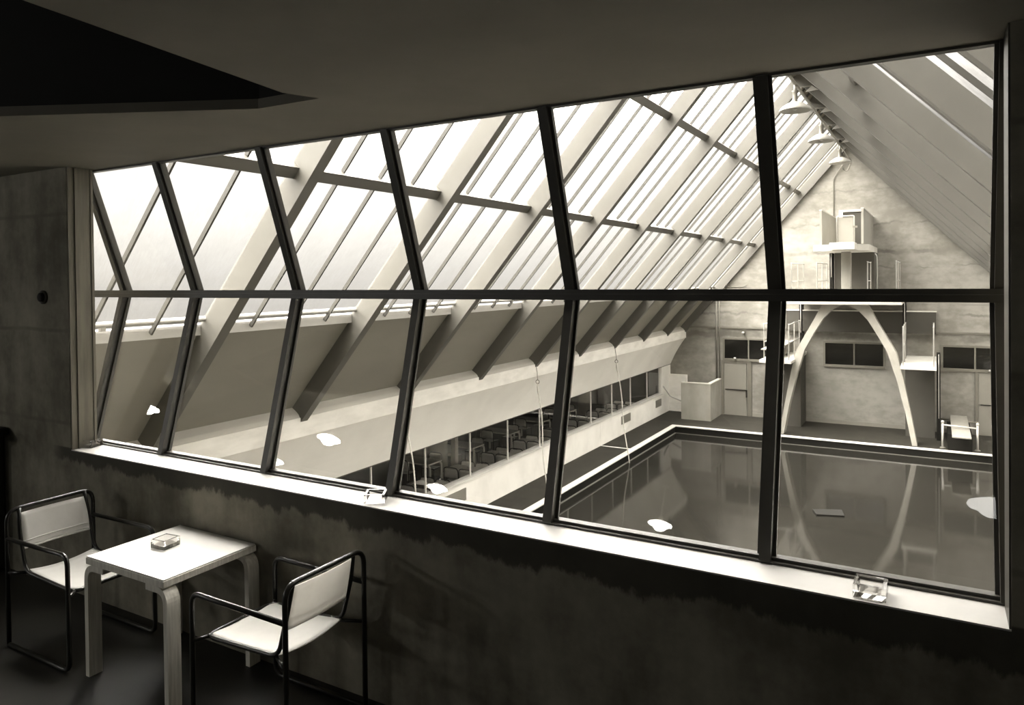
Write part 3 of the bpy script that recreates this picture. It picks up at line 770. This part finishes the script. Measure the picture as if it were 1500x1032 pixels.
for x0, x1 in ((-5.30, -4.25), (-.96, .036)):
    part('low_platform', MB().box(x0, x1, 26.24, GY-.001, PZ-.10, PZ, .008), 'platform', T, 'white low platform')
    part('under_block', MB().box(x0+.06, x1-.05, 28.6, GY-.001, DECK, PZ-.10), 'towerdark', T, 'dark block under the low platform')  # plain dark block filling the space below each low platform
for x in (-5.16, -4.34, -.885, -.04): railing(x, 26.4, 28.65, PZ, .40)
def ladder(x, y, z0, z1):
    m = MB(); m.box(x-.06, x+.05, y-.03, y+.03, z0, z1)
    m.box(x-.06, x+.05, y+.36, y+.40, z0, z1)
    ld = part('ladder', m, 'gutter', T)
    zz = z0+.15
    while zz < z1: part('rung', MB().tube([(x, y+.03, zz), (x, y+.36, zz)], .014, 6), 'steel', ld); zz += .28
    part('handrail', MB().tube([(x+.0, y-.08, z0+.75), (x+.0, y-.08, z1-.02)], .015, 6), 'rail', ld)
ladder(-.93, 29.25, PZ, SZ); ladder(-4.37, 29.25, PZ, SZ)
ladder(-3.16, 28.0, SZ+.16, 2.86); ladder(.10, 28.3, DECK, PZ+.25)
part('stay_pole', MB().tube(fillet([(-1.74, 28.3, SZ+.16), (-1.74, 28.3, 2.75), (-1.86, 28.4, 2.86)], .08, 4), .022, 8), 'rail', T)

def springboard(name_label, x0, x1, yf, yb, zf, zb, stand, loc):
    e = empty('springboard', loc, name_label, 'springboard')
    th = .05
    m = MB().prism([(yf, zf), (yb, zb), (yb, zb-th), (yf, zf-th*.7)], 'X', x0, x1)
    part('board', m, 'boardtop', e, 'pale matting covered board')
    stand(e)
def stand_low(e):
    for x in (.20, 1.147):
        p = part('post', MB().tube([(x, 27.2, DECK), (x, 27.2, -2.66)], .034, 10), 'rail', e)
        part('foot_plate', MB().lathe([(0, .03), (.075, .02), (.085, 0), (0, 0)], (x, 27.2, DECK)), 'greyfit', p)
        part('top_cap', MB().lathe([(0, .05), (.035, .03), (.045, 0), (.04, -.04), (0, -.04)], (x, 27.2, -2.66)), 'rail', p)
    part('crossbar', MB().tube([(.20, 27.2, -2.76), (1.147, 27.2, -2.80)], .026, 8), 'rail', e)
    part('rear_bar', MB().tube([(.10, 29.0, -2.88), (1.25, 29.0, -2.93)], .03, 8), 'steel', e)
    part('undercarriage', MB().box(.34, 1.0, 26.9, 29.2, DECK, -2.99), 'gutter', e, 'black base under the board')
springboard('low springboard on two white posts at the right end of the pool', .44, .94, 25.85, 29.7, -2.86, -2.84, stand_low, (.67, 27.8, DECK))
def stand_high(e):
    part('fulcrum', MB().tube([(-5.12, 27.9, PZ+.19), (-4.66, 27.9, PZ+.19)], .19, 16).box(-5.12, -4.66, 27.75, 28.05, PZ, PZ+.1), 'greyfit', e)
    part('rear_mount', MB().box(-5.1, -4.68, 29.3, 29.5, PZ, -.44), 'greyfit', e)
springboard('springboard on the left low platform of the diving tower', -5.14, -4.64, 25.75, 29.6, -.40, -.39, stand_high, (-4.9, 28, PZ))

# ================================================================== CAFE FURNITURE
def make_cafe_chair():
    t = empty('cafe_chair', (0, 0, 0), '', 'chair', None, world=False)
    W, D, H, r = .215, .34, .80, .013
    part('back_hoop', MB().tube(fillet([(0, -W, .01), (0, -W, .5), (-.03, -W, H), (-.03, W, H), (0, W, .5), (0, W, .01)], .11, 6), r), 'black_tube', t)
    part('front_frame', MB().tube(fillet([(D, -W, .01), (D, -W, .43), (D, W, .43), (D, W, .01)], .05, 5), r), 'black_tube', t)
    m = MB()
    for q in (-1, 1): m.tube([(0, q*W, .435), (D, q*W, .43)], .011)
    part('seat_frame', m, 'black_tube', t)
    part('seat', MB().grid(lambda u, v: ((.01+(D-.02)*u, (v*2-1)*(W-.01), .445-.02*math.sin(PI*v)), (0, 0, 1)), 6, 8, .008), 'cafecanvas', t, 'grey canvas seat')
    part('backrest', MB().grid(lambda u, v: ((-.012-.016*u-.012*math.sin(PI*v), (v*2-1)*(W-.008), .53+.235*u), (1, 0, .1)), 6, 8, .008), 'cafecanvas', t, 'grey canvas back')
    return t
cafe_proto = [make_cafe_chair()]
def put_chair(x, y, rz, label, group):
    if cafe_proto:
        c0 = cafe_proto.pop(); put_chair.src = c0
        c0.location = (x, y, DECK); c0.rotation_euler.z = rz; c0['label'] = label; c0['group'] = group
    else: copy_tree(put_chair.src, (x, y, DECK), rz, label, group)
cafe_table = make_table('cafe', (-10.42, 14.0, DECK), 0, L=1.12, Wd=.60, H=.70, topmat='cafetop')
cafe_table.rotation_euler.z = 0
cafe_table['label'] = ''
ORD = ['nearest', 'second', 'third', 'fourth', 'fifth', 'sixth', 'seventh', 'eighth']
g_t, g_c = 'cafe tables along the screen', 'cafe chairs along the screen'
NG = 8
for i in range(NG):
    y0 = 13.50+1.775*i; yc = y0+.36
    o = cafe_table if i == 0 else copy_tree(cafe_table, (0, 0, 0), 0, '')
    o.location = (-10.42, yc, DECK)
    o['label'] = 'grey topped cafe table against the screen, %s' % ('nearest the window' if i == 0 else ORD[i]+' from the window'); o['group'] = g_t
    for (cx, who) in ((-10.68, 'away from the glass'), (-10.22, 'next to the glass')):
        put_chair(cx, y0-.005, PI/2, 'dark tube chair on the near side of the %s screen table, %s' % (ORD[i], who), g_c)
        put_chair(cx, y0+.725, -PI/2, 'dark tube chair on the far side of the %s screen table, %s' % (ORD[i], who), g_c)
for i in range(5):
    yc = 15.83+2.15*i
    copy_tree(cafe_table, (-12.15, yc, DECK), 0, 'bent leg cafe table in the back row, %s' % ('nearest the window' if i == 0 else ORD[i]+' from the window'), 'cafe tables of the back row')
    put_chair(-12.3, yc-.52, PI/2, 'dark tube chair on the near side of the %s back row table' % ORD[i], 'cafe chairs of the back row')
    put_chair(-12.0, yc+.55, -PI/2, 'dark tube chair on the far side of the %s back row table' % ORD[i], 'cafe chairs of the back row')
for y, lab in ((17.1, 'round plastered column inside the cafe near the window'), (27.2, 'round plastered column at the far end of the cafe')):
    struct('column', MB().lathe([(.26, 0), (.26, AZ-DECK)], (-12.4, y, DECK), 24), 'column', lab, 'column')
struct('column', MB().box(-11.72, -11.58, 16.75, 16.9, DECK, AZ), 'column', 'slim square post beside the round column in the cafe', 'column')
# cloth thrown on the first table, cups on others
def cloth(u, v):
    x = -10.75+.55*u; y = 13.62+.42*v
    return (x, y, DECK+.728+.09*abs(math.sin(3*u+1.5*v))*(1-v*.6)+.02*math.sin(9*u)), (0, 0, 1)
tag(link('cloth', MB().grid(cloth, 14, 12, .004), 'paper'), 'crumpled white cloth lying on the nearest cafe table', 'cloth')
for i, (x, dy) in enumerate(((-10.4, .38), (-10.5, .3), (-10.35, .36), (-10.6, .33), (-10.3, .4))):
    y = 13.50+1.775*(i+1)+dy
    e = empty('cup', (x, y, DECK+.7005), 'white cup on the %s cafe table along the screen' % ORD[i+1], 'cup', 'cups on the cafe tables')
    part('bowl', MB().lathe([(0, 0), (.03, .0), (.042, .05), (.045, .075), (.04, .075), (.036, .05), (.026, .012), (0, .012)], (x, y, DECK+.7065), 16), 'white', e)
    part('saucer', MB().lathe([(0, 0), (.05, .0), (.075, .012), (.07, .014), (0, .006)], (x, y, DECK+.7005), 16), 'white', e)

# ================================================================== LIGHT
world = bpy.data.worlds.new('overcast_sky'); bpy.context.scene.world = world; world.use_nodes = True
nt = world.node_tree; g = G(nt); bg = nt.nodes['Background']
tc = g.n('ShaderNodeTexCoord'); sx = g.n('ShaderNodeSeparateXYZ'); g.l(tc.outputs['Generated'], sx.inputs[0])
z = sx.outputs[2]
lo = g.rng(z, -.05, .125, .25, .98); hi = g.math('MULTIPLY', g.rng(z, .17, .75, 0, 29.0), g.math('SUBTRACT', 1.0, g.math('MULTIPLY', sx.outputs[0], 1.1)))
mid = g.rng(z, .13, .26, 0, 2.6)
g.l(g.math('ADD', g.math('ADD', lo, mid), g.math('MAXIMUM', hi, 0.0)), bg.inputs['Strength'])
bg.inputs['Color'].default_value = (1, .975, .94, 1)

sc = bpy.context.scene
sc.view_settings.view_transform = 'Standard'; sc.view_settings.look = 'None'; sc.view_settings.gamma = 1
sc.view_settings.use_curve_mapping = False; sc.view_settings.exposure = 0.0
sc.cycles.max_bounces = 10; sc.cycles.transparent_max_bounces = 16; sc.cycles.transmission_bounces = 10
